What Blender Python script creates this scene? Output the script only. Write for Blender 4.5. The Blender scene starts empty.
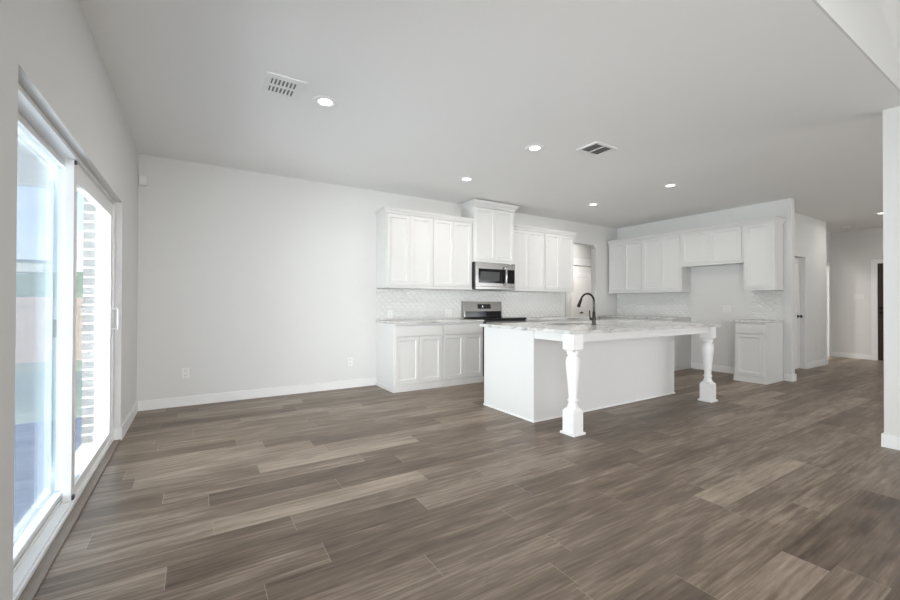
import bpy, bmesh, math, random
from mathutils import Vector, Matrix
random.seed(7)
S = bpy.context.scene
COL = S.collection
PI = math.pi

# ------------------------------------------------------------------ key planes
H = 2.755; XL = -.54; YB = 5.455; XR = 7.58; T = .12
DY0, DY1, DH = 2.02, 4.385, 2.005            # patio door opening
LX = 4.775; LY = .95                          # end of the living-room partition
VY = .80                                      # where the flat ceiling ends
REAR = -4.6; HX = 12.0; HY = 2.82; HX1 = 10.33; HY2 = 3.2

# ------------------------------------------------------------------ camera
def set_camera():
    y, p, r = math.radians(31.91), math.radians(0.40), math.radians(0.168)
    fw = Vector((math.sin(y)*math.cos(p), math.cos(y)*math.cos(p), math.sin(p)))
    rt = Vector((math.cos(y), -math.sin(y), 0)); up = rt.cross(fw)
    R = rt*math.cos(r) + up*math.sin(r); U = -rt*math.sin(r) + up*math.cos(r)
    cam = bpy.data.cameras.new('camera'); o = bpy.data.objects.new('camera', cam); COL.objects.link(o)
    m = Matrix((R, U, -fw)).transposed().to_4x4(); m.translation = Vector((0, 0, 1.165))
    o.matrix_world = m
    cam.sensor_fit = 'HORIZONTAL'; cam.sensor_width = 36; cam.lens = 406.5/900*36
    cam.clip_start = .05; cam.clip_end = 400
    S.camera = o
set_camera()

# ------------------------------------------------------------------ world, sun, added daylight lamps, exposure
S.view_settings.view_transform = 'Standard'; S.view_settings.look = 'None'
S.view_settings.gamma = 1; S.view_settings.use_curve_mapping = False
S.view_settings.exposure = 0.19
W = bpy.data.worlds.new('sky'); S.world = W; W.use_nodes = True
def build_world():
    nt = W.node_tree; nt.nodes.clear(); N = nt.nodes.new; L = nt.links.new
    tc = N('ShaderNodeTexCoord'); sep = N('ShaderNodeSeparateXYZ'); L(tc.outputs['Generated'], sep.inputs[0])
    grad = N('ShaderNodeValToRGB'); L(sep.outputs['Z'], grad.inputs[0])
    e = grad.color_ramp.elements
    e[0].position = 0.0; e[0].color = (.80, .88, 1.0, 1); e[1].position = .75; e[1].color = (.22, .40, .80, 1)
    n = N('ShaderNodeTexNoise'); n.inputs['Scale'].default_value = 4.5; n.inputs['Detail'].default_value = 7
    mp = N('ShaderNodeMapping'); mp.inputs['Scale'].default_value = (1, 1, 2.6)
    L(tc.outputs['Generated'], mp.inputs[0]); L(mp.outputs[0], n.inputs['Vector'])
    cr = N('ShaderNodeValToRGB'); cr.color_ramp.elements[0].position = .42; cr.color_ramp.elements[1].position = .66
    L(n.outputs['Fac'], cr.inputs[0])
    mix = N('ShaderNodeMix'); mix.data_type = 'RGBA'
    L(cr.outputs[0], mix.inputs['Factor']); L(grad.outputs[0], mix.inputs['A']); mix.inputs['B'].default_value = (1, 1, 1, 1)
    bg = N('ShaderNodeBackground'); bg.inputs['Strength'].default_value = 2.2
    out = N('ShaderNodeOutputWorld'); L(mix.outputs['Result'], bg.inputs[0]); L(bg.outputs[0], out.inputs[0])
build_world()

def sun(direction, energy, angle=1.0):
    l = bpy.data.lights.new('sun', 'SUN'); l.energy = energy; l.angle = math.radians(angle); l.color = (1, .95, .86)
    o = bpy.data.objects.new('sun', l); COL.objects.link(o)
    o.rotation_euler = Vector(direction).to_track_quat('-Z', 'Y').to_euler()
sun((.15, .86, -.45), 4.0)

def area(name, loc, direction, sx, sy, power, col=(1, 1, 1), shape='RECTANGLE', parent=None, spread=180):
    l = bpy.data.lights.new(name, 'AREA'); l.shape = shape; l.size = sx; l.size_y = sy; l.energy = power; l.color = col
    l.spread = math.radians(spread)
    o = bpy.data.objects.new(name, l); COL.objects.link(o); o.location = loc
    o.rotation_euler = Vector(direction).to_track_quat('-Z', 'Y').to_euler()
    if parent: o.parent = parent
    return o
# added area lights, standing in for daylight at unseen windows, patio and foyer
for x in (.35, 2.1, 3.85):
    area('window_fill', (x, REAR-.16, 1.4), (0, 1, -.2), 1.25, 1.7, 15, (1, .995, .985), spread=80)
area('window_fill', (XL-.26, -1.6, 1.4), (1, 1.25, .28), 2.3, 1.75, 52, (.985, .99, 1), spread=115)  # lamp at an unseen left window, added to brighten ceiling and kitchen
area('patio_fill', (-4.15, 4.0, .85), (1, -.03, .40), 6.5, 2.1, 780, (.96, .98, 1))  # unseen lamp added on the porch to light the room through the door
area('window_fill', (9.0, -2.73, 1.4), (0, 1, .5), 2.0, 1.7, 24, (1, .985, .96))
area('window_fill', (6.4, -2.73, 1.4), (0, 1, .5), 1.6, 1.7, 50, (1, .99, .975))
area('patio_fill', (-2.2, 2.3, .02), (1, .05, 1.0), 3.2, 1.2, 190, (.98, .985, 1))     # added unseen lamp, standing in for bounce off the ground
po = area('door_portal', (-.80, (DY0+DY1)/2, DH/2), (1, 0, 0), DY1-DY0, DH, 1)   # sky sampling through the patio door
po.data.cycles.is_portal = True

# ------------------------------------------------------------------ materials
def new_mat(name):
    m = bpy.data.materials.new(name); m.use_nodes = True
    return m, m.node_tree, m.node_tree.nodes['Principled BSDF']
def plain(name, col, rough=.5, metal=0, noise=0, scale=40, bump=0, spec=.5, coat=0, stretch=(1, 1, 1)):
    m, nt, b = new_mat(name); N = nt.nodes.new; L = nt.links.new
    b.inputs['Base Color'].default_value = (*col, 1); b.inputs['Roughness'].default_value = rough
    b.inputs['Metallic'].default_value = metal; b.inputs['Specular IOR Level'].default_value = spec
    b.inputs['Coat Weight'].default_value = coat
    if noise or bump:
        tc = N('ShaderNodeTexCoord'); mp = N('ShaderNodeMapping'); mp.inputs['Scale'].default_value = stretch
        n = N('ShaderNodeTexNoise'); n.inputs['Scale'].default_value = scale; n.inputs['Detail'].default_value = 4
        L(tc.outputs['Object'], mp.inputs[0]); L(mp.outputs[0], n.inputs['Vector'])
        if noise:
            r = N('ShaderNodeValToRGB'); L(n.outputs['Fac'], r.inputs[0])
            r.color_ramp.elements[0].position = .3; r.color_ramp.elements[1].position = .7
            r.color_ramp.elements[0].color = (*[c*(1-noise) for c in col], 1)
            r.color_ramp.elements[1].color = (*[min(1, c*(1+noise)) for c in col], 1)
            L(r.outputs[0], b.inputs['Base Color'])
        if bump:
            bp = N('ShaderNodeBump'); bp.inputs['Strength'].default_value = bump; bp.inputs['Distance'].default_value = .002
            L(n.outputs['Fac'], bp.inputs['Height']); L(bp.outputs[0], b.inputs['Normal'])
    return m
M = {}
M['wall'] = plain('wall_paint', (.735, .732, .72), .75, bump=.12, scale=180, noise=.01)
M['ceiling'] = plain('ceiling_paint', (.88, .877, .868), .85, bump=.15, scale=150, noise=.01)
M['trim'] = plain('white_trim', (.86, .86, .855), .4, noise=.006, scale=6)
M['cab'] = plain('white_cabinet', (.72, .715, .705), .38, noise=.006, scale=6)
M['door'] = plain('white_door', (.80, .79, .77), .45, noise=.01, scale=5)
M['vinyl'] = plain('white_vinyl', (.84, .84, .84), .3, noise=.005, scale=8)
M['plate'] = plain('white_plastic', (.82, .82, .80), .3, noise=.005)
M['slot'] = plain('dark_slot', (.05, .05, .05), .6, noise=.1)
M['gasket'] = plain('grey_gasket', (.22, .22, .22), .6, noise=.1)
M['steel'] = plain('stainless_steel', (.46, .45, .435), .24, metal=1, noise=.05, scale=30, stretch=(1, 1, 14))
M['darksteel'] = plain('dark_metal_case', (.06, .06, .065), .35, metal=.6, noise=.1)
M['blackglass'] = plain('black_glass', (.008, .008, .009), .06, noise=.1)
M['micglass'] = plain('microwave_window', (.05, .05, .05), .25, noise=.1, scale=200)
M['black'] = plain('black_enamel', (.010, .010, .010), .5, noise=.1, spec=.2)
M['bronze'] = plain('dark_bronze', (.035, .03, .027), .22, metal=.85, noise=.1)
M['frontdoor'] = plain('dark_wood_door', (.030, .016, .010), .4, noise=.35, scale=12, stretch=(6, 6, .6))
M['tile'] = plain('gloss_white_tile', (.76, .76, .745), .12, noise=.01, scale=9)
M['grout'] = plain('grout', (.72, .72, .70), .8, noise=.03)
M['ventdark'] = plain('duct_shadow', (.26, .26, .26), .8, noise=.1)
M['ventgrey'] = plain('vent_louver', (.55, .55, .54), .5, noise=.02)
M['threshold'] = plain('threshold_wood', (.21, .165, .13), .45, noise=.15, scale=14, stretch=(6, .5, 6))
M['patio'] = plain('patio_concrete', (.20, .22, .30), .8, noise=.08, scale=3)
M['roofing'] = plain('soffit_paint', (.42, .40, .37), .8, noise=.03)
M['lawn'] = plain('lawn_grass', (.40, .43, .29), .95, noise=.15, scale=9)
M['hill'] = plain('hill_scrub', (.24, .28, .15), .95, noise=.4, scale=1.6)
M['fence'] = plain('cedar_fence', (.62, .46, .37), .8, noise=.14, scale=5, stretch=(3, 3, .4))
M['siding'] = plain('pale_siding', (.7, .67, .62), .8, noise=.03)
M['shingle'] = plain('grey_shingle', (.28, .26, .25), .9, noise=.1, scale=6)
M['bush'] = plain('bush_leaves', (.12, .18, .06), .9, noise=.4, scale=14)

def emission(name, col, strength):
    m, nt, b = new_mat(name)
    b.inputs['Emission Color'].default_value = (*col, 1); b.inputs['Emission Strength'].default_value = strength
    b.inputs['Base Color'].default_value = (.8, .8, .8, 1)
    return m
M['lens'] = emission('lamp_lens', (1, .97, .9), 4.0)
M['digits'] = emission('display_digits', (.7, .85, 1), .8)

def glass_mat(name='door_glass', tint=(.93, .965, .97), refl=.5):
    m = bpy.data.materials.new(name); m.use_nodes = True; nt = m.node_tree; nt.nodes.clear()
    N = nt.nodes.new; L = nt.links.new
    t = N('ShaderNodeBsdfTransparent'); t.inputs[0].default_value = (*tint, 1)
    g = N('ShaderNodeBsdfGlossy'); g.inputs['Roughness'].default_value = .02; g.inputs[0].default_value = (.85, .9, .95, 1)
    fr = N('ShaderNodeFresnel'); fr.inputs[0].default_value = 1.42
    mu = N('ShaderNodeMath'); mu.operation = 'MULTIPLY'; mu.inputs[1].default_value = refl; L(fr.outputs[0], mu.inputs[0])
    mx = N('ShaderNodeMixShader'); L(mu.outputs[0], mx.inputs[0]); L(t.outputs[0], mx.inputs[1]); L(g.outputs[0], mx.inputs[2])
    o = N('ShaderNodeOutputMaterial'); L(mx.outputs[0], o.inputs[0])
    return m
M['glass'] = glass_mat()
def screen_mat():
    m = bpy.data.materials.new('insect_screen'); m.use_nodes = True; nt = m.node_tree; nt.nodes.clear()
    N = nt.nodes.new; L = nt.links.new
    t = N('ShaderNodeBsdfTransparent'); d = N('ShaderNodeBsdfDiffuse'); d.inputs[0].default_value = (.5, .56, .66, 1)
    tc = N('ShaderNodeTexCoord'); ck = N('ShaderNodeTexNoise'); ck.inputs['Scale'].default_value = 60
    L(tc.outputs['Object'], ck.inputs['Vector'])
    mr = N('ShaderNodeMapRange'); mr.inputs['To Min'].default_value = .24; mr.inputs['To Max'].default_value = .36
    L(ck.outputs['Fac'], mr.inputs['Value'])
    mx = N('ShaderNodeMixShader'); L(mr.outputs[0], mx.inputs[0]); L(t.outputs[0], mx.inputs[1]); L(d.outputs[0], mx.inputs[2])
    o = N('ShaderNodeOutputMaterial'); L(mx.outputs[0], o.inputs[0])
    return m
M['screen'] = screen_mat()

def marble():
    m, nt, b = new_mat('grey_veined_stone'); N = nt.nodes.new; L = nt.links.new
    tc = N('ShaderNodeTexCoord'); mp = N('ShaderNodeMapping'); mp.inputs['Scale'].default_value = (1.1, 3.2, 6); mp.inputs['Rotation'].default_value = (0, 0, .35)
    L(tc.outputs['Object'], mp.inputs[0])
    n = N('ShaderNodeTexNoise'); n.inputs['Scale'].default_value = 2.6; n.inputs['Detail'].default_value = 9; n.inputs['Distortion'].default_value = 1.2; n.inputs['Roughness'].default_value = .62
    L(mp.outputs[0], n.inputs['Vector'])
    r = N('ShaderNodeValToRGB'); e = r.color_ramp.elements
    e[0].position = .28; e[0].color = (.20, .19, .185, 1); e[1].position = .58; e[1].color = (.70, .695, .68, 1)
    x = r.color_ramp.elements.new(.42); x.color = (.52, .51, .495, 1)
    L(n.outputs['Fac'], r.inputs[0]); L(r.outputs[0], b.inputs['Base Color'])
    b.inputs['Roughness'].default_value = .13
    return m
M['stone'] = marble()

def brick():
    m, nt, b = new_mat('painted_brick'); N = nt.nodes.new; L = nt.links.new
    tc = N('ShaderNodeTexCoord'); sep = N('ShaderNodeSeparateXYZ'); L(tc.outputs['Object'], sep.inputs[0])
    ad = N('ShaderNodeMath'); ad.operation = 'ADD'; L(sep.outputs['X'], ad.inputs[0]); L(sep.outputs['Y'], ad.inputs[1])
    cb = N('ShaderNodeCombineXYZ'); L(ad.outputs[0], cb.inputs['X']); L(sep.outputs['Z'], cb.inputs['Y'])
    br = N('ShaderNodeTexBrick'); br.inputs['Scale'].default_value = 1
    br.inputs['Brick Width'].default_value = .2; br.inputs['Row Height'].default_value = .076; br.inputs['Mortar Size'].default_value = .008
    br.inputs['Color1'].default_value = (.36, .34, .32, 1); br.inputs['Color2'].default_value = (.27, .255, .24, 1); br.inputs['Mortar'].default_value = (.78, .76, .72, 1)
    L(cb.outputs[0], br.inputs['Vector']); L(br.outputs['Color'], b.inputs['Base Color'])
    b.inputs['Roughness'].default_value = .9
    return m
M['brick'] = brick()

def floor_mat():
    m, nt, b = new_mat('grey_brown_planks'); N = nt.nodes.new; L = nt.links.new
    def math_(op, a, c=None):
        x = N('ShaderNodeMath'); x.operation = op
        for i, v in enumerate((a, c)):
            if v is None: continue
            if isinstance(v, (int, float)): x.inputs[i].default_value = v
            else: L(v, x.inputs[i])
        return x.outputs[0]
    at = N('ShaderNodeAttribute'); at.attribute_name = 'tone'       # one value per plank
    sd = N('ShaderNodeAttribute'); sd.attribute_name = 'seed'
    uv = N('ShaderNodeUVMap'); uv.uv_map = 'UVMap'; suv = N('ShaderNodeSeparateXYZ'); L(uv.outputs[0], suv.inputs[0])
    tc = N('ShaderNodeTexCoord'); sep = N('ShaderNodeSeparateXYZ'); L(tc.outputs['Object'], sep.inputs[0])
    off = math_('MULTIPLY', sd.outputs['Fac'], 37.0)
    def noise(sx, sy, scale, detail, dist=0.0):
        cb = N('ShaderNodeCombineXYZ')
        L(math_('ADD', math_('MULTIPLY', sep.outputs['X'], sx), off), cb.inputs['X']); L(math_('MULTIPLY', sep.outputs['Y'], sy), cb.inputs['Y']); L(off, cb.inputs['Z'])
        n = N('ShaderNodeTexNoise'); n.inputs['Scale'].default_value = scale; n.inputs['Detail'].default_value = detail; n.inputs['Distortion'].default_value = dist; n.inputs['Roughness'].default_value = .6
        L(cb.outputs[0], n.inputs['Vector']); return n.outputs['Fac']
    fine = noise(2.4, 60, 1.0, 7, .2)                # fine grain along the plank
    broad = noise(1.5, 8, 1.0, 4, .8)           # smoky bands along the plank
    knots = noise(3.2, 20, 1.0, 5, 1.2)
    v = math_('ADD', math_('MULTIPLY', math_('SUBTRACT', fine, .5), 1.1), math_('MULTIPLY', math_('SUBTRACT', broad, .5), .95))
    v = math_('ADD', v, math_('MULTIPLY', math_('SUBTRACT', knots, .5), .5))
    v = math_('ADD', v, at.outputs['Fac'])
    r = N('ShaderNodeValToRGB'); e = r.color_ramp.elements
    e[0].position = 0; e[0].color = (.060, .037, .023, 1); e[1].position = 1; e[1].color = (.42, .34, .268, 1)
    x = e.new(.45); x.color = (.172, .125, .089, 1)
    L(v, r.inputs[0])
    # light bevel along the plank edges
    du = math_('MINIMUM', suv.outputs['X'], math_('SUBTRACT', 1.22, suv.outputs['X']))
    dv = math_('MINIMUM', suv.outputs['Y'], math_('SUBTRACT', .172, suv.outputs['Y']))
    endm = math_('LESS_THAN', du, .0016); sidem = math_('LESS_THAN', dv, .0011)
    m1 = N('ShaderNodeMix'); m1.data_type = 'RGBA'; L(math_('MULTIPLY', endm, .55), m1.inputs['Factor']); L(r.outputs[0], m1.inputs['A']); m1.inputs['B'].default_value = (.40, .35, .30, 1)
    m2 = N('ShaderNodeMix'); m2.data_type = 'RGBA'; L(math_('MULTIPLY', sidem, .5), m2.inputs['Factor']); L(m1.outputs['Result'], m2.inputs['A']); m2.inputs['B'].default_value = (.09, .07, .055, 1)
    L(m2.outputs['Result'], b.inputs['Base Color'])
    rr = math_('ADD', math_('MULTIPLY', fine, .22), .30); L(rr, b.inputs['Roughness'])
    bp = N('ShaderNodeBump'); bp.inputs['Strength'].default_value = .25; bp.inputs['Distance'].default_value = .002
    L(fine, bp.inputs['Height']); L(bp.outputs[0], b.inputs['Normal'])
    return m
M['floor'] = floor_mat()

# ------------------------------------------------------------------ helpers
def link(name, bm, mat, parent=None, smooth=False):
    bmesh.ops.recalc_face_normals(bm, faces=bm.faces)
    me = bpy.data.meshes.new(name); bm.to_mesh(me); bm.free()
    for i in (mat if isinstance(mat, (list, tuple)) else [mat]): me.materials.append(M[i])
    if smooth:
        for p in me.polygons: p.use_smooth = True
        me.set_sharp_from_angle(angle=math.radians(40))
    o = bpy.data.objects.new(name, me); COL.objects.link(o)
    if parent is not None: o.parent = parent
    return o
def B(*boxes, bm=None, bevel=0):
    bm = bm or bmesh.new()
    for x0, x1, y0, y1, z0, z1 in boxes:
        v = [bm.verts.new((x, y, z)) for x in (x0, x1) for y in (y0, y1) for z in (z0, z1)]
        for f in ((0, 1, 3, 2), (4, 6, 7, 5), (0, 4, 5, 1), (2, 3, 7, 6), (0, 2, 6, 4), (1, 5, 7, 3)):
            bm.faces.new([v[i] for i in f])
    if bevel:
        bmesh.ops.recalc_face_normals(bm, faces=bm.faces)
        bmesh.ops.bevel(bm, geom=list(bm.edges), offset=bevel, segments=2, affect='EDGES', profile=.5)
    return bm
def prism(pts, axis, a, b, bm=None):
    """pts are 2D in the two other axes (in xyz order), extruded along axis from a to b"""
    bm = bm or bmesh.new()
    def P(p, t):
        c = list(p); c.insert(axis, t); return c
    va = [bm.verts.new(P(p, a)) for p in pts]; vb = [bm.verts.new(P(p, b)) for p in pts]
    bm.faces.new(va); bm.faces.new(vb[::-1]); n = len(pts)
    for i in range(n): bm.faces.new((va[i], va[(i+1) % n], vb[(i+1) % n], vb[i]))
    return bm
def lathe(prof, seg=32, bm=None, loc=(0, 0, 0), cap=True):
    bm = bm or bmesh.new(); rings = []
    for r, z in prof:
        rings.append([bm.verts.new((loc[0]+r*math.cos(2*PI*i/seg), loc[1]+r*math.sin(2*PI*i/seg), loc[2]+z)) for i in range(seg)])
    for a, b in zip(rings, rings[1:]):
        for i in range(seg): bm.faces.new((a[i], a[(i+1) % seg], b[(i+1) % seg], b[i]))
    if cap:
        bm.faces.new(rings[0][::-1]); bm.faces.new(rings[-1])
    return bm
def tube(path, rad, seg=14, bm=None):
    bm = bm or bmesh.new(); path = [Vector(p) for p in path]; n = len(path)
    rads = rad if isinstance(rad, (list, tuple)) else [rad]*n
    rings = []; up = None
    for i, p in enumerate(path):
        t = (path[min(i+1, n-1)] - path[max(i-1, 0)]).normalized()
        if up is None: up = t.orthogonal().normalized()
        up = (up - t*up.dot(t)).normalized(); s = t.cross(up)
        rings.append([bm.verts.new(p + (up*math.cos(2*PI*k/seg) + s*math.sin(2*PI*k/seg))*rads[i]) for k in range(seg)])
    for a, b in zip(rings, rings[1:]):
        for i in range(seg): bm.faces.new((a[i], a[(i+1) % seg], b[(i+1) % seg], b[i]))
    bm.faces.new(rings[0][::-1]); bm.faces.new(rings[-1])
    return bm
def thing(name, label, cat, loc=(0, 0, 0), rz=0, group=None, kind=None):
    o = bpy.data.objects.new(name, None); COL.objects.link(o); o.empty_display_size = .1
    o.location = loc; o.rotation_euler = (0, 0, rz)
    return tag(o, label, cat, group, kind)
def tag(o, label, cat, group=None, kind=None):
    if label: o['label'] = label
    if cat: o['category'] = cat
    if group: o['group'] = group
    if kind: o['kind'] = kind
    return o
def struct(name, bm, mat, label=None, cat=None, **k):
    o = link(name, bm, mat, **k); o['kind'] = 'structure'
    return tag(o, label, cat)

# ------------------------------------------------------------------ floor
def build_floor():
    bm = bmesh.new(); uvl = bm.loops.layers.uv.new('UVMap')
    tone = bm.faces.layers.float.new('tone'); seed = bm.faces.layers.float.new('seed')
    w, Lp = .172, 1.22; y0 = .633-.172*31; rng = random.Random(11)
    fixed = {31: 2.347, 32: 1.752, 33: 2.55, 34: 1.35, 30: 1.20, 41: .08, 39: -.105, 36: .9, 35: 2.72}
    tones = {(31, 2.347): .22, (31, 1.127): .66, (32, 1.752): .50, (33, 2.55): .56}
    X0, X1, Y0, Y1 = -.54, 12.1, REAR, 8.2
    for r in range(0, 76):
        ya, yb = y0+w*r, y0+w*(r+1)
        a = fixed.get(r, rng.uniform(0, Lp)); 
        while a > X0: a -= Lp
        while a < X1:
            b = a+Lp; ca, cb = max(a, X0), min(b, X1); da, db = max(ya, Y0), min(yb, Y1)
            t = rng.gauss(.47, .12); t = min(max(t, .24), .74)
            for (rr, xx), tv in tones.items():
                if rr == r and abs(xx-a) < .05: t = tv
            if cb > ca and db > da and not (cb <= XL+.001):
                v = [bm.verts.new(p) for p in ((ca, da, 0), (cb, da, 0), (cb, db, 0), (ca, db, 0))]
                f = bm.faces.new(v); f[tone] = t; f[seed] = rng.random()
                for l, p in zip(f.loops, ((ca, da), (cb, da), (cb, db), (ca, db))): l[uvl].uv = (p[0]-a, p[1]-ya)
            a = b
    o = link('floor', bm, 'floor'); o['kind'] = 'structure'
    tag(o, 'wide grey-brown wood-look plank floor running through the whole open room', 'floor')
build_floor()
struct('ground_slab', B((-.80, 13, REAR-.3, 8.5, -.14, -.002)), 'patio')

# ------------------------------------------------------------------ walls and ceilings
def holes(axis, plane, t, a0, a1, z0, z1, openings, bm=None):
    """wall slab from plane to plane+t, spanning a0..a1, with rectangular openings (b0,b1,c0,c1)"""
    bm = bm or bmesh.new(); p0, p1 = sorted((plane, plane+t))
    xs = sorted({a0, a1, *[o[0] for o in openings], *[o[1] for o in openings]})
    for s, e in zip(xs, xs[1:]):
        zz = [(z0, z1)]
        for o in openings:
            if o[0] <= s+1e-6 and e-1e-6 <= o[1]:
                nz = []
                for q0, q1 in zz:
                    if o[2] > q0: nz.append((q0, o[2]))
                    if o[3] < q1: nz.append((o[3], q1))
                zz = nz
        for q0, q1 in zz:
            if q1-q0 < 1e-6: continue
            B((p0, p1, s, e, q0, q1) if axis == 0 else (s, e, p0, p1, q0, q1), bm=bm)
    bmesh.ops.remove_doubles(bm, verts=bm.verts, dist=1e-5)
    return bm
VH = 4.15
struct('wall_left', holes(0, XL, -.15, REAR, YB+.12, 0, H, [(DY0, DY1, 0, DH), (-2.8, -.4, .5, 2.3)]), 'wall', 'light grey painted wall with the sliding patio door', 'wall')
# back wall with the passage at its right, clipped upper corners
OX0, OX1, OH = 5.98, 6.90, 2.345
bmw = holes(1, YB, T, XL-.15, XR+T, 0, H, [(OX0, OX1, 0, OH)])
prism([(OX1+.001, OH-.07), (OX1+.001, OH+.001), (OX1-.07, OH+.001)], 1, YB+.0005, YB+T-.0005, bm=bmw)
prism([(OX0-.001, OH-.07), (OX0-.001, OH+.001), (OX0+.07, OH+.001)], 1, YB+.0005, YB+T-.0005, bm=bmw)
struct('wall_back', bmw, 'wall', 'long light grey back wall behind the range cabinets', 'wall')
struct('wall_kitchen', B((XR, XR+T, 2.47, YB, 0, H)), 'wall', 'short grey kitchen wall ending in a free edge at the hallway', 'wall')
struct('wall_right', B((LX, LX+T, REAR, LY, 0, H)), 'wall', 'bright grey partition end at the right edge of the picture', 'wall')
struct('wall_hall', holes(1, HY, T, XR+T, HX1, 0, H, [(8.42, 9.28, 0, 2.0)]), 'wall', 'beige-lit hallway wall with a recessed door beside the kitchen wall end', 'wall')
struct('wall_recess', B((HX1-T, HX1, HY+T, HY2, 0, H), (HX1-T, 10.47, HY2, HY2+T, 0, H), (11.80, HX+.1, HY2, HY2+T, 0, H), (10.47, 11.80, HY2, HY2+T, 2.0, H)), 'wall', 'set-back hallway wall beside the foyer', 'wall')
struct('wall_foyer', B((HX, HX+.12, -2.6, HY2+T, 0, H)), 'wall', 'far grey foyer wall with the switch plate and the dark front door', 'wall')
struct('wall_entry', holes(1, -2.6, -.12, LX+T, HX+.12, 0, H, [(7.9, 10.1, .5, 2.3), (5.5, 7.3, .5, 2.3)]), 'wall')
rw = holes(1, REAR, -.15, XL-.15, LX+T, 0, VH+.2, [(-.3, 1.0, .5, 2.3), (1.45, 2.75, .5, 2.3), (3.2, 4.5, .5, 2.3)])
struct('wall_rear', rw, 'wall')
struct('ceiling', B((XL-.15, LX+T, VY, 6.4, H, H+.12), (LX+T, HX+.12, -2.75, 6.4, H, H+.12)), 'ceiling', 'flat matte light grey ceiling over the dining and kitchen area', 'ceiling')
# vault over the living room (behind and above the camera) with the gable over the flat ceiling's edge
R1 = LX-(VH-H)/.53; R0 = XL+(VH-H)/.53
def vault():
    out = [(XL, H), (R0, VH), (R1, VH), (LX, H)]
    up = [(XL-.1, H+.12), (R0-.05, VH+.12), (R1+.05, VH+.12), (LX+.12, H+.12)]
    bm = bmesh.new()
    for i in range(3):
        prism([out[i], out[i+1], up[i+1], up[i]], 1, REAR, VY, bm=bm)
    return bm
struct('ceiling_vault', vault(), 'ceiling', 'sloped ceiling rising over the living room at the upper right', 'ceiling')
struct('wall_gable', prism([(XL, H), (LX, H), (R1, VH), (R0, VH)], 1, VY-.012, VY-.0005), 'wall', 'pale triangular gable face above the edge of the flat ceiling', 'wall')
struct('wall_gable_core', prism([(XL-.1, H+.12), (LX+.12, H+.12), (R1+.05, VH+.11), (R0-.05, VH+.11)], 1, VY, VY+.12), 'wall')

# small lobby behind the back-wall passage
LB = 6.42
struct('wall_lobby', holes(1, LB, T, 5.2, 9.92, 0, H+.1, [(7.18, 8.15, 0, 2.04)]), 'wall', 'lobby wall seen through the passage beside the upper cabinets', 'wall')
struct('wall_lobby_side', B((5.2, 5.32, YB+T, LB, 0, H), (9.5, 9.6, 2.95, LB, 0, H), (6.9, 7.02, LB+T, 7.9, 0, H), (9.8, 9.92, LB+T, 7.9, 0, H)), 'wall')
struct('wall_closet', B((6.9, 9.92, 7.75, 7.87, 0, H)), 'wall')
struct('ceiling_lobby', B((5.2, 9.95, 6.4, 7.9, H, H+.12)), 'ceiling')
struct('trim_1', B((7.06, 7.18, LB-.018, LB-.001, 0, 2.20), (8.15, 8.27, LB-.018, LB-.001, 0, 2.20), (7.18, 8.15, LB-.018, LB-.001, 2.04, 2.20)), 'trim')

def fill_ceiling_lamp(x, y, p, col=(1, .97, .94)):
    t = thing('fill_ceiling_lamp', None, None, (x, y, H), kind='structure')
    link('shade', lathe([(.14, -.001), (.14, -.03), (.12, -.07), (.001, -.085)], 28, cap=False), 'lens', t, True)
    area('lamp', (0, 0, -.10), (0, 0, -1), .25, .25, p, col, 'DISK', t)
fill_ceiling_lamp(7.0, 5.9, 10); fill_ceiling_lamp(8.4, 7.2, 20); fill_ceiling_lamp(10.7, 5.2, 60)  # unseen lamps added to brighten the lobby, closet and study
# bright room whose doorway shows as a narrow strip at the end of the hallway
struct('wall_study', B((10.0, 10.1, HY2+T, 6.0, 0, H), (12.0, 12.1, HY2+T, 6.0, 0, H), (10.0, 12.1, 6.0, 6.1, 0, H)), 'trim')

# ------------------------------------------------------------------ baseboards
def base(name, boxes, label=None):
    b = bmesh.new()
    for x0, x1, y0, y1 in boxes: B((x0, x1, y0, y1, 0, .105), bm=b, bevel=0)
    return struct(name, b, 'trim', label, 'baseboard' if label else None)
bt = .014
base('baseboard_left', [(XL, XL+bt, DY1-bt, YB), (XL-.10, XL+bt, DY1-bt-.001, DY1-.0005)], 'white baseboard beside the patio door running to the corner')
base('baseboard_back', [(XL+bt, 2.165, YB-bt, YB)], 'white baseboard along the empty back wall')
base('baseboard_kitchen', [(XR-bt, XR, 2.985, 3.93), (XR-bt, XR, 2.47, 2.56), (XR-bt, XR+T+bt, 2.47-bt, 2.47)], 'white baseboard at the free edge of the kitchen wall')
base('baseboard_right', [(LX-bt, LX, REAR, LY), (LX-bt, LX+T, LY, LY+bt)], 'white baseboard on the partition end at the right picture edge')
base('baseboard_hall', [(9.28, HX1+bt, HY-bt, HY), (HX1, HX1+bt, HY, HY2)], 'white baseboard under the beige-lit hallway wall')
base('baseboard_foyer', [(HX-bt, HX, 2.56, HY2)], 'white baseboard below the foyer switch plate')

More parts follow.
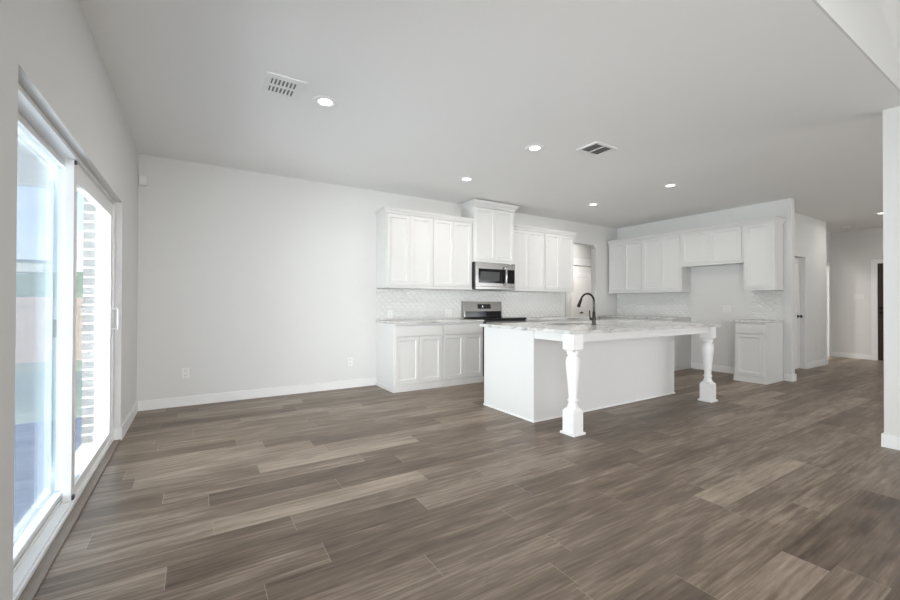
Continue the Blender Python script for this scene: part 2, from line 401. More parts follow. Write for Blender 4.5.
# ------------------------------------------------------------------ patio door
def patio_door():
    t = thing('door_1', 'white sliding glass patio door with two tall panes on the left wall', 'patio door', (0, 0, 0), kind='structure')
    X0, X1 = -.70, -.585                                        # outer/inner face of frame
    fr = bmesh.new()
    B((X0, X1, DY0+.003, DY1-.003, DH-.026, DH-.003), (X0, X1, DY0+.003, DY0+.045, .0, DH-.026), (X0, X1, DY1-.045, DY1-.003, .0, DH-.026),
      (X0, X1+.003, DY0+.003, DY1-.003, .001, .028), bm=fr)
    B((-.648, -.642, DY0+.045, DY1-.045, .028, .040), (-.600, -.594, DY0+.045, DY1-.045, .028, .036), bm=fr)
    link('frame', fr, 'vinyl', t)
    link('threshold', B((-.584, XL+.004, DY0+.003, DY1-.016, .0005, .010)), 'threshold', t)
    def panel(name, y0, y1, xa, xb, z0, z1, st=.058):
        f = B((xa, xb, y0, y0+st, .029, DH-.027), (xa, xb, y1-st, y1, .029, DH-.027), (xa, xb, y0+st, y1-st, .029, z0), (xa, xb, y0+st, y1-st, z1, DH-.027))
        p = link(name, f, 'vinyl', t)
        c = (xa+xb)/2; g0, g1 = y0+st, y1-st
        link('glass', B((c-.003, c+.003, g0, g1, z0, z1)), 'glass', p)
        gb = B((xb-.006, xb+.002, g0, g0+.009, z0, z1), (xb-.006, xb+.002, g1-.009, g1, z0, z1), (xb-.006, xb+.002, g0+.009, g1-.009, z0, z0+.009), (xb-.006, xb+.002, g0+.009, g1-.009, z1-.009, z1))
        link('glazing_bead', gb, 'vinyl', p)
        return p
    mid = 3.15
    pf = panel('fixed_panel', DY0+.047, mid+.13, -.692, -.654, .062, 1.948)
    ps = panel('sliding_panel', mid-.045, DY1-.047, -.638, -.600, .088, 1.875)
    # pull handle on the far stile
    hy = DY1-.047-.030
    h = tube([(-.600, hy, 1.11), (-.562, hy, 1.11), (-.553, hy, 1.10), (-.553, hy, .95), (-.562, hy, .94), (-.600, hy, .94)], .0085, 10)
    B((-.600, -.594, hy-.02, hy+.02, .905, 1.145), bm=h)
    link('handle', h, 'vinyl', ps, smooth=True)
    link('latch', B((-.600, -.592, mid-.043, mid-.018, DH-.050, DH-.030), (-.600, -.590, mid-.043, mid-.015, .036, .058)), 'darksteel', ps)
    # insect screen outside the fixed pane
    y0, y1 = DY0+.06, 3.40; xa, xb = -.722, -.708
    sf = B((xa, xb, y0, y0+.05, .03, DH-.06), (xa, xb, y1-.19, y1, .03, DH-.06), (xa, xb, y0+.05, y1-.19, .03, .06), (xa, xb, y0+.05, y1-.19, DH-.08, DH-.06))
    s = link('screen_panel', sf, 'vinyl', t)
    link('screen_mesh', B((-.716, -.714, y0+.05, y1-.19, .06, DH-.08)), 'screen', s)
    link('screen_latch', B((xa-.02, xb+.006, y1-.17, y1-.07, .955, 1.06)), 'gasket', s)
patio_door()

# ------------------------------------------------------------------ outside
struct('wall_brick_left', holes(0, -.69, -.10, REAR, YB+.25, -.1, 3.1, [(DY0-.01, DY1+.02, 0, DH+.02), (-2.8, -.4, .5, 2.3)]), 'brick', 'grey brick veneer edge seen through the far glass pane', 'wall')
struct('ground_lawn', B((-60, 40, -20, 120, -.60, -.40)), 'lawn', 'green lawn beyond the patio seen through the glass', 'lawn')
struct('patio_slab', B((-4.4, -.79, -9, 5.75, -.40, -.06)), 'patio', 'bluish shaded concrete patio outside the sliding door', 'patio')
struct('roof_porch_sun_shield', B((-4.4, -.79, -9, 5.75, 2.62, 3.0), (-4.4, -.79, 5.6, 5.75, 2.33, 2.62), (-4.4, -4.2, -9, 5.6, 2.33, 2.62), (-.79, 13, -9, REAR-.15, 2.6, 2.75), (LX+T+.05, 13, REAR-.15, -2.77, 2.6, 2.75)), 'roofing', 'shaded porch ceiling and edge beam above the patio, plus unseen slabs added against sun', 'porch roof')  # last two boxes: unseen slabs added to keep sun off the windows
struct('roof', prism([(-.95, 2.95), (5.5, 7.2), (13, 3.0), (13, 3.15), (5.5, 7.4), (-.95, 3.15)], 1, REAR, 8.3), 'shingle')
def fence():
    t = thing('wood_fence', 'pale cedar privacy fence with horizontal rails across the back lawn', 'fence', (0, 14.2, -.40))
    b = bmesh.new(); x = -12
    while x < 4:
        B((x, x+.135, 0, .018, .03, 1.68+random.uniform(-.006, .006)), bm=b); x += .14
    link('picket_panel', b, 'fence', t)
    for z in (.28, .86, 1.45): link('rail', B((-12, 4, -.045, -.001, z, z+.085)), 'fence', t)
    for i in range(7): link('post', B((-11.5+2.44*i, -11.41+2.44*i, -.135, -.046, 0, 1.62)), 'fence', t)
fence()
def hill():
    bm = bmesh.new(); n, k = 60, 14; rng = random.Random(3); g = []
    for i in range(n+1):
        row = []
        for j in range(k+1):
            x = -60+100*i/n; y = 30+45*j/k
            z = -.40 + 5.3*math.sin(PI*.5*min(1, j/(k*.55)))*(.82+.18*math.sin(x*.11+1.1)) + rng.uniform(-.15, .35)*(j > 0)
            row.append(bm.verts.new((x, y, z)))
        g.append(row)
    for i in range(n):
        for j in range(k): bm.faces.new((g[i][j], g[i+1][j], g[i+1][j+1], g[i][j+1]))
    struct('hill', bm, 'hill', 'green scrubby hillside behind the fence', 'hill', smooth=True)
hill()
def far_house(x, y, z):
    t = thing('house', 'distant pale house on top of the green hill', 'house', (x, y, z))
    link('wall', B((-1.1, 1.1, -1.2, 1.2, 0, .9)), 'siding', t)
    link('roof', prism([(-1.4, .9), (1.4, .9), (0, 1.25)], 0, -1.25, 1.25), 'shingle', t)
far_house(-13.2, 53, 3.85)

# rear windows' frames (behind the camera)
def win(n, a0, a1, y):
    t = thing('window_%d' % n, None, None, kind='structure')
    link('frame', B((a0, a0+.05, y-.09, y-.03, .5, 2.3), (a1-.05, a1, y-.09, y-.03, .5, 2.3), (a0+.05, a1-.05, y-.09, y-.03, .5, .55), (a0+.05, a1-.05, y-.09, y-.03, 2.25, 2.3), (a0+.05, a1-.05, y-.08, y-.04, 1.37, 1.42)), 'vinyl', t)
for i, (a, b_, y) in enumerate(((-.3, 1.0, REAR), (1.45, 2.75, REAR), (3.2, 4.5, REAR), (7.9, 10.1, -2.6), (5.5, 7.3, -2.6))): win(i+1, a, b_, y)

# ------------------------------------------------------------------ cabinets (local: back on y=0, front towards -y, x to the right)
def shaker(x0, x1, z0, z1, yf, stile=.064, th=.020):
    """shaker leaf whose back lies on yf, facing -y"""
    bm = B((x0, x1, yf-th, yf, z0, z1)); bm.faces.ensure_lookup_table()
    bmesh.ops.recalc_face_normals(bm, faces=bm.faces)
    f = min(bm.faces, key=lambda f: f.calc_center_median().y)
    bmesh.ops.inset_region(bm, faces=[f], thickness=stile, depth=0)
    bmesh.ops.inset_region(bm, faces=[f], thickness=.004, depth=-.005)
    bmesh.ops.inset_region(bm, faces=[f], thickness=.007, depth=-.0075)
    return bm
def crown(x0, x1, d, z0, z1, pr, left=True, right=True, bm=None):
    """mitred crown around the front and the free sides"""
    bm = bm or bmesh.new(); h = z1-z0
    prof = [(0, 0), (.006, 0), (.006, h*.18), (pr*.35, h*.42), (pr*.82, h*.72), (pr*.86, h*.84), (pr, h*.86), (pr, h), (0, h)]
    def ring(o, z):
        l, r = (o if left else 0), (o if right else 0)
        pts = []
        pts += [(x0-l, 0), (x0-l, -d-o), (x1+r, -d-o), (x1+r, 0)]
        return [bm.verts.new((p[0], p[1], z0+z)) for p in pts]
    rings = [ring(o, z) for o, z in prof[1:-1]]
    for a, b in zip(rings, rings[1:]):
        for i in range(3): bm.faces.new((a[i], a[i+1], b[i+1], b[i]))
        bm.faces.new((a[3], a[0], b[0], b[3]))
    bm.faces.new(rings[0][::-1]); bm.faces.new(rings[-1])
    return bm
def doors(root, x0, x1, z0, z1, d, n, m=.022, gap=.003, lab='door'):
    x0 += m; x1 -= m; w = (x1-x0-gap*(n-1))/n
    for i in range(n):
        a = x0+i*(w+gap); link(lab, shaker(a, a+w, z0, z1, -d-.0005), 'cab', root)
def upper(name, label, origin, rz, w, z0, z1, d=.31, n=2, cl=False, cr=False, crown_h=.055, crown_p=.04, group=None, m=.022):
    t = thing(name, label, 'wall cabinet', origin, rz, group)
    link('body', B((.0005, w-.0005, -d, -.001, z0, z1)), 'cab', t)
    link('light_rail', B((.0005, w-.0005, -d-.012, -d-.0003, z0-.004, z0+.030)), 'cab', t)
    doors(t, 0, w, z0+.040, z1-.018, d, n, m)
    c = crown(.0005, w-.0005, d+.02, z1-.012, z1+crown_h, crown_p, cl, cr); link('crown', c, 'cab', t)
    return t
def base_cab(label, origin, rz, w, n=2, d=.60, drawers=1, left_panel=False, right_panel=False, group=None, top=.885):
    t = thing('base_cabinet', label, 'base cabinet', origin, rz, group)
    link('body', B((.0005, w-.0005, -d, -.001, .0, top)), 'cab', t)
    link('plinth', B((.0005-(.012 if left_panel else 0), w-.0005+(.012 if right_panel else 0), -d-.018, -d-.0003, .0, .085), *([(-.012, 0, -d, -.016, 0, .05)] if left_panel else []), *([(w, w+.012, -d, -.016, 0, .05)] if right_panel else [])), 'cab', t)
    x0, x1 = .02, w-.02; dw = (x1-x0-.012*(drawers-1))/drawers
    for i in range(drawers):
        a = x0+i*(dw+.012); link('drawer', B((a, a+dw, -d-.02, -d-.0005, .725, top-.025), bevel=.002), 'cab', t)
    doors(t, 0, w, .105, .712, d, n, .02)
    return t
UZ = 1.372; UT = 2.40; UD = .31
# range wall run
RX0, RX1 = 3.600, 4.385
BX0, BX1 = 2.165, 5.90
mid1 = 2.895
upper('wall_cabinet', 'white double-door wall cabinet at the left end of the range wall', (BX0, YB, 0), 0, mid1-BX0, UZ, UT, cl=True, group=None)
upper('wall_cabinet', 'white double-door wall cabinet immediately left of the microwave', (mid1, YB, 0), 0, RX0-mid1, UZ, UT)
upper('wall_cabinet', 'tall crowned white cabinet above the microwave, near the ceiling', (RX0, YB, 0), 0, RX1-RX0, 1.80, 2.655, d=.375, cl=True, cr=True, crown_h=.08, crown_p=.065)
upper('wall_cabinet', 'white double-door wall cabinet immediately right of the microwave', (RX1, YB, 0), 0, 5.125-RX1, UZ, UT)
upper('wall_cabinet', 'white double-door wall cabinet beside the passage, right end of range wall', (5.125, YB, 0), 0, 5.88-5.125, UZ, UT, cr=True)
base_cab('white base cabinet at the left end of the range wall, beside bare wall', (BX0, YB, 0), 0, mid1-BX0, left_panel=True)
base_cab('white base cabinet immediately left of the range', (mid1, YB, 0), 0, RX0-mid1)
base_cab('white base cabinet immediately right of the range behind the island', (RX1, YB, 0), 0, 5.125-RX1)
base_cab('white base cabinet right end of range wall, behind the island', (5.125, YB, 0), 0, 5.88-5.125, right_panel=True)
CT0, CT1 = .886, .917
def counter(label, boxes, name='countertop'):
    b = bmesh.new()
    for q in boxes: B((*q, CT0, CT1), bm=b)
    bmesh.ops.recalc_face_normals(b, faces=b.faces)
    bmesh.ops.bevel(b, geom=list(b.edges), offset=.004, segments=2, affect='EDGES')
    return tag(link(name, b, 'stone'), label, 'countertop')
counter('grey-veined stone countertop on base cabinets left of the range', [(BX0-.012, RX0-.002, YB-.638, YB-.001)])
counter('grey-veined stone countertop on base cabinets right of the range', [(RX1+.002, 5.892, YB-.638, YB-.001)])

# kitchen wall run (right), rotated so that local -y faces -x
RZ = -PI/2
upper('wall_cabinet', 'white double-door wall cabinet in the kitchen corner on the right wall', (XR, 5.43, 0), RZ, 5.43-4.675, UZ, UT)
upper('wall_cabinet', 'white double-door wall cabinet left of the fridge space', (XR, 4.675, 0), RZ, 4.675-3.935, UZ, UT)
upper('wall_cabinet', 'short white wall cabinet high above the empty fridge space', (XR, 3.935, 0), RZ, 3.935-2.975, 1.815, UT)
upper('wall_cabinet', 'narrow white single-door wall cabinet nearest the hallway', (XR, 2.975, 0), RZ, 2.975-2.57, UZ, UT, n=1, cr=True, m=.03)
base_cab('white base cabinet in the kitchen corner on the right wall', (XR, 5.43, 0), RZ, 5.43-4.69)
base_cab('white base cabinet left of the empty fridge space', (XR, 4.69, 0), RZ, 4.69-3.935, right_panel=True)
base_cab('small white base cabinet with one drawer and door nearest the hallway', (XR, 2.975, 0), RZ, 2.975-2.575, n=1, left_panel=True, right_panel=True)
counter('grey-veined stone countertop left of the fridge space on the right wall', [(XR-.638, XR-.001, 3.93, 5.44)])
counter('small grey stone countertop on the lone base cabinet near the hallway', [(XR-.638, XR-.001, 2.56, 2.99)])

# ------------------------------------------------------------------ backsplashes: bevelled white tiles in running bond
def backsplash(label, origin, rz, w, z0, z1):
    bm = bmesh.new(); tw, th = .0505, .0475                       # half width and half height of a lantern tile
    q = [(0, 1), (.13, .76), (.30, .63), (.5, .5), (.70, .37), (.87, .24)]
    half = q + [(1, 0)]
    ring = [(a, b) for a, b in half] + [(a, -b) for a, b in half[::-1][1:]] + [(-a, -b) for a, b in half[1:]] + [(-a, b) for a, b in half[::-1][1:-1]]
    H_ = z1-z0; j = 0
    while j*th < H_+th:
        i = 0
        while i*tw < w+tw:
            if (i+j) % 2 == 0:
                cx, cz = i*tw, z0+j*th
                lv = [(.955, -.0065), (.90, -.0105), (.62, -.0128)]
                rr = [[bm.verts.new((cx+a*tw*s_, y_, cz+b*th*s_)) for a, b in ring] for s_, y_ in lv]
                n = len(ring)
                for A, C_ in zip(rr, rr[1:]):
                    for k in range(n): bm.faces.new((A[k], A[(k+1) % n], C_[(k+1) % n], C_[k]))
                c = bm.verts.new((cx, -.0140, cz))
                for k in range(n): bm.faces.new((rr[-1][k], rr[-1][(k+1) % n], c))
            i += 1
        j += 1
    for co, no in (((.001, 0, 0), (-1, 0, 0)), ((w-.001, 0, 0), (1, 0, 0)), ((0, 0, z0+.001), (0, 0, -1)), ((0, 0, z1-.001), (0, 0, 1))):
        bmesh.ops.bisect_plane(bm, geom=list(bm.verts)+list(bm.edges)+list(bm.faces), plane_co=co, plane_no=no, clear_outer=True)
    for f in bm.faces: f.smooth = True
    n0 = len(bm.faces)
    B((0, w, -.0065, -.001, z0, z1), bm=bm); bm.faces.ensure_lookup_table()
    for f in bm.faces[n0:]: f.material_index = 1
    me_o = link('backsplash', bm, ['tile', 'grout']); me_o.location = origin; me_o.rotation_euler = (0, 0, rz)
    return tag(me_o, label, 'backsplash')
backsplash('glossy white lantern-tile backsplash behind the range', (BX0, YB, 0), 0, 3.715, CT1+.001, UZ-.005)
backsplash('glossy white tile backsplash on the right wall beside the corner', (XR, 5.44, 0), RZ, 1.49, CT1+.001, UZ-.005)
backsplash('small glossy white tile backsplash above the lone base cabinet', (XR, 2.985, 0), RZ, .42, CT1+.001, UZ-.005)

# ------------------------------------------------------------------ microwave
def microwave():
    w = RX1-RX0-.006; t = thing('microwave', 'stainless steel over-the-range microwave with curved vertical handle', 'microwave', (RX0+.003, YB-.001, 1.375))
    d = .385; h = .42
    link('body', B((0, w, -d, 0, 0, h)), 'darksteel', t)
    dw = w*.78
    dr = link('door', B((0.002, dw, -d-.028, -d-.001, .045, h-.004), bevel=.003), 'steel', t)
    link('door_glass', B((.05, dw-.035, -d-.031, -d-.0285, .10, h-.10)), 'blackglass', dr)
    link('window', B((.085, dw-.15, -d-.033, -d-.0312, .135, h-.145)), 'micglass', dr)
    hx = dw-.055
    link('handle', tube([(hx, -d-.028, .075), (hx, -d-.060, .085), (hx+.004, -d-.075, .13), (hx+.006, -d-.080, .21), (hx+.004, -d-.075, .30), (hx, -d-.060, .345), (hx, -d-.028, .355)], [.012, .013, .014, .014, .014, .013, .012], 12), 'steel', dr, smooth=True)
    cp = link('control_panel', B((dw+.003, w-.002, -d-.028, -d-.001, .045, h-.004), bevel=.003), 'steel', t)
    link('keypad', B((dw+.014, w-.014, -d-.031, -d-.0285, .10, h-.10)), 'blackglass', cp)
    link('vent_strip', B((0.002, w-.002, -d-.024, -d-.001, .004, .042)), 'steel', t)
microwave()

# ------------------------------------------------------------------ range
def kitchen_range():
    w = RX1-RX0-.008; t = thing('range', 'stainless steel freestanding range with black glass cooktop and sloped backguard', 'range', (RX0+.004, YB-.016, 0))
    link('body', B((0, w, -.645, 0, .02, .905)), 'darksteel', t)
    ct = link('cooktop', B((.0, w, -.672, -.075, .906, .936), bevel=.004), 'black', t)
    link('glass_top', B((.012, w-.012, -.655, -.085, .9363, .939)), 'blackglass', ct)
    g = prism([(-.074, .930), (0, .930), (0, 1.185), (-.045, 1.185), (-.066, 1.03)], 0, 0, w)
    bg = link('backguard', g, 'steel', t)
    # black lower glass and slanted control display
    link('glass_strip', prism([(-.0745, .931), (-.0775, .931), (-.070, 1.03), (-.067, 1.03)], 0, .03, w-.012), 'blackglass', bg)
    sl = (.066-.045)/(1.185-1.03)
    y = lambda z, o: -(.066-(z-1.03)*sl)-o
    link('control_display', prism([(y(1.07, .0005), 1.07), (y(1.07, .004), 1.07), (y(1.145, .004), 1.145), (y(1.145, .0005), 1.145)], 0, w*.36, w*.70), 'blackglass', bg)
    for i, a in enumerate((.39, .47, .555, .64)):
        link('display_digits', prism([(y(1.095, .0045), 1.095), (y(1.095, .006), 1.095), (y(1.122, .006), 1.122), (y(1.122, .0045), 1.122)], 0, w*a, w*(a+.025)), 'digits' if i == 1 else 'micglass', bg)
    for x in (0, w-.022):
        link('end_cap', prism([(-.08, .931), (0, .931), (0, 1.19), (-.05, 1.19), (-.071, 1.03)], 0, x-.001, x+.0225), 'steel', bg)
    od = link('oven_door', B((.004, w-.004, -.675, -.646, .245, .885), bevel=.004), 'steel', t)
    link('window', B((.12, w-.12, -.679, -.6755, .40, .72)), 'blackglass', od)
    link('handle', tube([(.06, -.675, .82), (.06, -.715, .82), (w-.06, -.715, .82), (w-.06, -.675, .82)], .011, 12), 'steel', od, smooth=True)
    dr = link('drawer', B((.004, w-.004, -.672, -.646, .075, .238), bevel=.004), 'steel', t)
    for x in (.03, w-.06):
        for yy in (-.60, -.06): link('foot', B((x, x+.03, yy, yy+.03, 0, .021)), 'black', t)
kitchen_range()

# ------------------------------------------------------------------ island
IT = .893
def turned_leg(parent, cx, cy):
    s = .0625; b = bmesh.new()
    # plinth, lower block with chamfered shoulders, turned shaft, upper block
    B((cx-.078, cx+.078, cy-.078, cy+.078, 0, .018), bm=b)
    def blk(z0, z1, c0, c1):
        rings = []
        for z, h_, r in ((z0-c0, s*.62, 1), (z0, s, 0), (z1, s, 0), (z1+c1, s*.62, 1)):
            rings.append([b.verts.new((cx+dx*h_, cy+dy*h_, z)) for dx, dy in ((-1, -1), (1, -1), (1, 1), (-1, 1))])
        if c0 == 0: rings = rings[1:]
        if c1 == 0: rings = rings[:-1]
        for a, c in zip(rings, rings[1:]):
            for i in range(4): b.faces.new((a[i], a[(i+1) % 4], c[(i+1) % 4], c[i]))
        b.faces.new(rings[0][::-1]); b.faces.new(rings[-1])
    blk(.018, .205, 0, .028); blk(.755, IT-.001, .026, 0)
    prof = [(.050, .225), (.047, .245), (.040, .262), (.037, .270), (.037, .285), (.045, .290), (.047, .298), (.045, .306), (.037, .311), (.036, .33),
            (.040, .38), (.045, .44), (.052, .51), (.059, .57), (.063, .62), (.0625, .650), (.057, .676), (.047, .692), (.043, .697), (.043, .703),
            (.052, .708), (.054, .718), (.050, .728), (.050, .745)]
    lathe(prof, 32, bm=b, loc=(cx, cy, 0))
    return link('leg', b, 'trim', parent, smooth=True)
def island():
    t = thing('kitchen_island', 'white kitchen island with two turned front legs in the middle of the room', 'kitchen island', (0, 0, 0))
    X0, X1, Y0, Y1 = 2.800, 5.265, 2.945, 3.752
    link('body', B((X0, X1, Y0, Y0+.018, 0, IT), (X0, X1, Y1-.018, Y1, 0, IT), (X0, X0+.018, Y0+.018, Y1-.018, 0, IT), (X1-.018, X1, Y0+.018, Y1-.018, 0, IT), (X0+.018, X1-.018, Y0+.018, Y1-.018, .10, .118)), 'cab', t)
    link('shoe_moulding', B((X0-.010, X0-.0003, Y0-.010, Y1, 0, .016), (X0, X1+.010, Y0-.010, Y0-.0003, 0, .016), (X1+.0003, X1+.010, Y0, Y1, 0, .016)), 'trim', t)
    lx, rx, ly = 2.862, 5.215, 2.512
    link('apron', B((lx+.0, rx, ly-.045, ly-.022, IT-.075, IT-.001), (X0+.01, X0+.033, ly, Y0-.0005, IT-.075, IT-.001), (X1-.06, X1-.037, ly, Y0-.0005, IT-.075, IT-.001)), 'cab', t)
    turned_leg(t, lx, ly); turned_leg(t, rx, ly)
    n = 4; a = (X1-X0-.04)/n
    for i in range(n):
        q = B((X0+.02+i*a+.004, X0+.02+(i+1)*a-.004, Y1, Y1+.019, .11, .70)); link('door', q, 'cab', t)
        link('drawer', B((X0+.02+i*a+.004, X0+.02+(i+1)*a-.004, Y1, Y1+.019, .715, .87)), 'cab', t)
    # top with a cut-out for the sink
    cx0, cx1, cy0, cy1 = 2.764, 5.335, 2.420, 3.790; sx0, sx1, sy0, sy1 = 3.32, 4.08, 3.08, 3.50
    b = B((cx0, cx1, cy0, sy0, IT, IT+.032), (cx0, cx1, sy1, cy1, IT, IT+.032), (cx0, sx0, sy0, sy1, IT, IT+.032), (sx1, cx1, sy0, sy1, IT, IT+.032))
    bmesh.ops.remove_doubles(b, verts=b.verts, dist=1e-5)
    dup = {}
    for f in list(b.faces):
        k = tuple(sorted(v.index for v in f.verts)) if False else tuple(round(c, 4) for c in f.calc_center_median())
        dup.setdefault(k, []).append(f)
    for k, fs in dup.items():
        if len(fs) > 1: bmesh.ops.delete(b, geom=fs, context='FACES_ONLY')
    tag(link('island_countertop', b, 'stone'), 'large grey-veined stone countertop overhanging the island legs', 'countertop')
    s = thing('sink', 'undermount stainless sink set into the island countertop', 'sink', (0, 0, 0))
    return s, (sx0, sx1, sy0, sy1)
sk, (sx0, sx1, sy0, sy1) = island()
def sink():
    zb, zt = .70, IT-.001
    link('bowl', B((sx0-.003, sx0, sy0, sy1, zb, zt), (sx1, sx1+.003, sy0, sy1, zb, zt), (sx0-.003, sx1+.003, sy0-.003, sy0, zb, zt), (sx0-.003, sx1+.003, sy1, sy1+.003, zb, zt), (sx0-.003, sx1+.003, sy0-.003, sy1+.003, zb-.003, zb)), 'steel', sk)
    link('drain', lathe([(.045, zb), (.045, zb+.003), (.02, zb+.002)], 20, loc=((sx0+sx1)/2, (sy0+sy1)/2, 0)), 'darksteel', sk)
sink()
CTI = IT+.032
def faucet():
    t = thing('faucet', 'dark bronze gooseneck faucet with pull-down spray head on the island', 'faucet', (3.74, 2.985, CTI+.0005))
    link('base', lathe([(.028, 0), (.028, .006), (.022, .012), (.019, .05), (.020, .056), (.020, .075), (.017, .085), (.016, .14), (.013, .15)], 24), 'bronze', t, smooth=True)
    R = .090; zc = .258
    p = [(0, 0, .148), (0, 0, zc)] + [(0, R-R*math.cos(a), zc+R*math.sin(a)) for a in [PI*i/18 for i in range(1, 17)]]
    link('neck', tube(p, .0115, 14), 'bronze', t, smooth=True)
    e = Vector(p[-1]); d = (Vector(p[-1])-Vector(p[-2])).normalized()
    link('spray_head', tube([e, e+d*.012, e+d*.02, e+d*.055, e+d*.095, e+d*.10], [.013, .015, .0155, .017, .020, .017], 16), 'bronze', t, smooth=True)
    h = tube([(0, .015, .062), (0, .050, .066)], .014, 12)
    tube([(0, .046, .066), (-.002, .052, .09), (-.004, .054, .16)], [.009, .0075, .0075], 10, bm=h)
    link('lever', h, 'bronze', t, smooth=True)
faucet()

# ------------------------------------------------------------------ ceiling fixtures
def downlight():
    t = thing('recessed_light', '', 'ceiling light')
    link('trim_ring', lathe([(.054, -.001), (.054, -.004), (.070, -.010), (.080, -.010), (.096, -.005), (.098, -.001)], 40, cap=False), 'trim', t, smooth=True)
    link('lens', lathe([(.0535, -.001), (.0535, -.0035)], 40), 'lens', t)
    area('lamp', (0, 0, -.013), (0, 0, -1), .10, .10, 6.5, (1, .96, .90), 'DISK', t)
    return t
spots = [(.854, 3.248, 'recessed ceiling light next to the large vent, nearest the camera', 1),
         (2.93, 3.07, 'recessed ceiling light beside the small vent over the island', 1),
         (2.93, 4.31, 'recessed ceiling light near the crowned microwave cabinet', 1),
         (5.40, 4.32, 'recessed ceiling light nearest the kitchen back corner', 1),
         (5.40, 3.07, 'recessed ceiling light over the right end of the island', 1),
         (10.14, 2.03, 'recessed hallway ceiling light just showing beside the right partition', 1)]
first = downlight()
for i, (x, y, lab, g) in enumerate(spots):
    if i == 0: o = first
    else:
        o = first.copy(); COL.objects.link(o)
        for c in list(first.children):
            k = c.copy(); COL.objects.link(k); k.parent = o
    o.location = (x, y, H); o['label'] = lab; o['group'] = 'recessed lights in the ceiling'

def vent_large():
    x0, x1, y0, y1 = .402, .668, 3.03, 3.345
    t = thing('ceiling_vent', 'white ceiling vent with two rows of short slots, beside the nearest light', 'air vent', ((x0+x1)/2, (y0+y1)/2, H))
    w, l = (x1-x0)/2, (y1-y0)/2
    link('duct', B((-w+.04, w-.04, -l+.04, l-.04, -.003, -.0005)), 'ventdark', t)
    link('frame', B((-w, w, -l, -l+.055, -.010, -.0005), (-w, w, l-.055, l, -.010, -.0005), (-w, -w+.035, -l+.055, l-.055, -.010, -.0005), (w-.05, w, -l+.055, l-.055, -.010, -.0005), (-w+.035, w-.05, -.012, .012, -.010, -.0005), bevel=0), 'trim', t)
    n = 7; a = -w+.035; st = (2*w-.085)/n
    for i in range(n):
        for s in (-1, 1):
            ya, yb = sorted((s*.012, s*(l-.055)))
            link('slat', prism([(a+st*i+st*.50, -.0095), (a+st*(i+1), -.0095), (a+st*(i+1)-.004, -.004), (a+st*i+st*.50+.004, -.004)], 1, ya, yb), 'trim', t)
vent_large()
def vent_small():
    x0, x1, y0, y1 = 3.32, 3.64, 2.62, 2.87
    t = thing('ceiling_vent', 'grey louvered ceiling vent over the island', 'air vent', ((x0+x1)/2, (y0+y1)/2, H))
    w, l = (x1-x0)/2, (y1-y0)/2
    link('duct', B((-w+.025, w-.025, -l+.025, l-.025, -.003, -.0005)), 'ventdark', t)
    link('frame', B((-w, w, -l, -l+.03, -.010, -.0005), (-w, w, l-.03, l, -.010, -.0005), (-w, -w+.03, -l+.03, l-.03, -.010, -.0005), (w-.03, w, -l+.03, l-.03, -.010, -.0005), (-.006, .006, -l+.03, l-.03, -.010, -.0005)), 'trim', t)
    n = 12; st = (2*l-.06)/n
    for i in range(n):
        y = -l+.03+st*i
        for s0, s1 in ((-w+.03, -.006), (.006, w-.03)):
            link('louver', prism([(y+st*.2, -.009), (y+st*.4, -.009), (y+st*.95, -.004), (y+st*.75, -.004)], 0, s0, s1), 'ventgrey', t)
vent_small()
def smoke(x, y):
    o = link('smoke_detector', lathe([(.07, -.001), (.07, -.012), (.062, -.03), (.03, -.036), (.001, -.036)], 32), 'plate', None, True)
    o.location = (x, y, H); tag(o, 'round white smoke detector on the far hallway ceiling', 'smoke detector')
smoke(11.35, 2.80)

# ------------------------------------------------------------------ wall plates and small fittings
def plate(name, label, cat, origin, rz, w=.072, h=.116, kind='outlet', gangs=1):
    t = thing(name, label, cat, origin, rz)
    W_ = w+.046*(gangs-1)
    link('cover', B((-W_/2, W_/2, -.007, -.0005, -h/2, h/2), bevel=.0015), 'plate', t)
    for g in range(gangs):
        cx = (g-(gangs-1)/2)*.046
        if kind == 'outlet':
            for s in (-1, 1):
                r = link('receptacle', B((cx-.017, cx+.017, -.0085, -.0072, s*.026-.014, s*.026+.014)), 'plate', t)
                link('slot', B((cx-.009, cx-.006, -.0095, -.0087, s*.026-.004, s*.026+.006), (cx+.006, cx+.009, -.0095, -.0087, s*.026-.004, s*.026+.006)), 'slot', r)
        else:
            link('switch', B((cx-.016, cx+.016, -.0105, -.0072, -.033, .033)), 'plate', t)
    return t
plate('outlet', 'white duplex outlet low on the back wall nearest the patio door', 'outlet', (-.104, YB, .367), 0)
plate('outlet', 'white duplex outlet low on the back wall beside the base cabinet', 'outlet', (1.786, YB, .355), 0)
plate('outlet', 'white outlet in the backsplash at the left end of the counter', 'outlet', (2.37, YB-.0145, 1.0), 0)
plate('outlet', 'white outlet in the backsplash just left of the range', 'outlet', (3.36, YB-.0145, 1.0), 0, gangs=2)
plate('outlet', 'white outlet on the bare wall inside the fridge space', 'outlet', (XR, 3.346, 1.075), RZ, gangs=2)
plate('outlet', 'white outlet low on the beige-lit hallway wall', 'outlet', (9.80, HY, .36), 0)
plate('switch_plate', 'white three-gang switch plate beside the dark front door', 'light switch', (HX, 2.745, 1.315), RZ, kind='switch', gangs=3)
def sensor():
    t = thing('motion_sensor', 'small white motion sensor high in the corner by the patio door', 'motion sensor', (XL+.045, YB, 2.46))
    link('mount', B((-.02, .02, -.02, -.001, -.02, .02)), 'gasket', t)
    b = B((-.035, .035, -.062, -.021, -.05, .05), bevel=.008); h = link('housing', b, 'plate', t)
    link('lens', B((-.022, .022, -.066, -.0625, -.025, .02), bevel=.001), 'vinyl', h)
sensor()

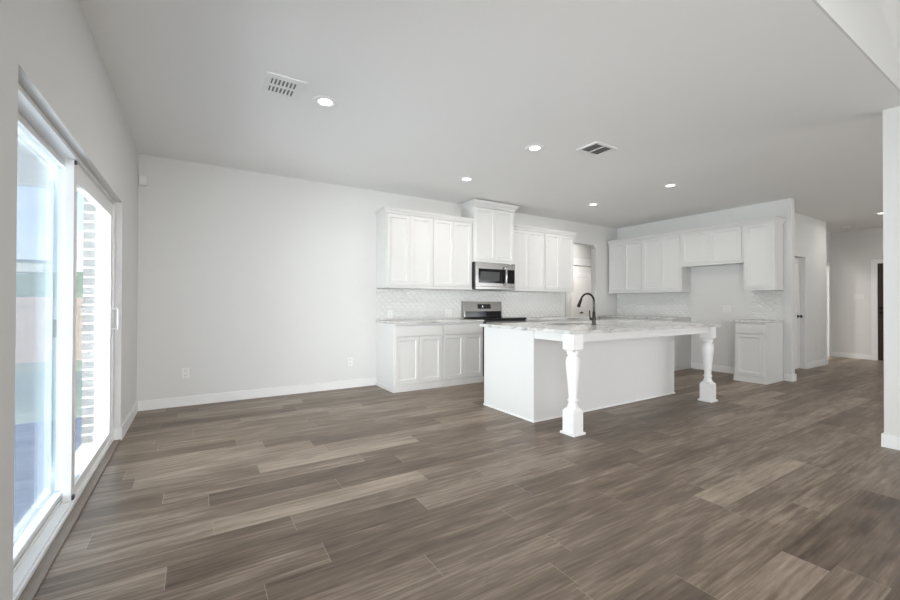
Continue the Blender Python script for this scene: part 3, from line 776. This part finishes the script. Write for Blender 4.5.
# ------------------------------------------------------------------ interior doors
def knob(parent, x, y, z, dirn=-1, mat='black'):
    b = bmesh.new()
    prof = [(.028, 0), (.028, .006), (.010, .010), (.010, .035), (.024, .042), (.027, .052), (.022, .062), (.004, .066)]
    lathe(prof, 20, bm=b)
    m = Matrix.Rotation(PI/2, 4, 'X'); bmesh.ops.transform(b, matrix=Matrix.Translation((x, y, z)) @ m, verts=b.verts)
    return link('knob', b, mat, parent, True)
def panel_door(name, label, origin, rz, w, h, mat='door', lever=False, kx=None, kind='structure', sets=((.12, .88), (1.0, 1.9))):
    t = thing(name, label, 'door' if label else None, origin, rz, kind=kind)
    b = B((0, w, 0, .035, 0, h)); bmesh.ops.recalc_face_normals(b, faces=b.faces)
    leaf = link('leaf', b, mat, t)
    for z0, z1 in sets:
        link('panel', shaker(.11, w-.11, z0, z1, -.0003, stile=.02, th=.006), mat, leaf)
    if lever:
        l = tube([(kx, -.001, .90), (kx, -.045, .90), (kx-.004, -.05, .90), (kx-.12, -.05, .90)], .014, 10); lathe([(.03, 0), (.03, .008)], 20, bm=(q := bmesh.new()))
        bmesh.ops.transform(q, matrix=Matrix.Translation((kx, -.001, .90)) @ Matrix.Rotation(PI/2, 4, 'X'), verts=q.verts)
        link('lever', l, 'black', t, True); link('rose', q, 'black', t, True)
    elif kx: knob(t, kx, -.001, .935)
    return t
panel_door('door_2', 'white panelled door with black knob in the beige-lit hallway wall', (8.43, HY+.075, 0.005), 0, .845, 1.985, kx=.72)
struct('trim_2', B((9.262, 9.279, HY+.002, HY+.072, .0, 1.99)), 'trim')
panel_door('door_3', 'white door with black lever seen through the passage beside the cabinets', (8.72, 7.71, .005), 0, .82, 2.02, lever=True, kx=.42)
struct('trim_3', B((10.41, 10.47, HY2-.02, HY2-.001, 0, 2.07), (10.47, 11.80, HY2-.02, HY2-.001, 2.0, 2.07), (11.80, 11.87, HY2-.02, HY2-.001, 0, 2.07)), 'trim', 'white casing of the bright doorway strip at the end of the hallway', 'door casing')
def front_door():
    t = panel_door('door_4', 'dark brown front door partly hidden by the right partition', (HX-.04, 2.462, .005), RZ, .92, 2.0, mat='frontdoor', kind='structure', sets=((.15, .8), (.95, 1.85)))
    for z, r in ((.985, .028), (1.075, .030)):
        b = lathe([(r, 0), (r, .012), (r*.6, .018), (r*.6, .04), (r*.8, .045), (r*.8, .055), (.003, .058)], 20)
        bmesh.ops.transform(b, matrix=Matrix.Translation((.055, -.001, z)) @ Matrix.Rotation(PI/2, 4, 'X'), verts=b.verts)
        link('deadbolt' if z > 1 else 'knob', b, 'black', t, True)
front_door()
struct('trim_4', B((HX-.045, HX-.001, 2.465, 2.557, 0, 2.085), (HX-.045, HX-.001, 1.535, 2.465, 2.01, 2.085), (HX-.045, HX-.001, 1.44, 1.535, 0, 2.085)), 'trim', 'white casing around the dark front door', 'door casing')
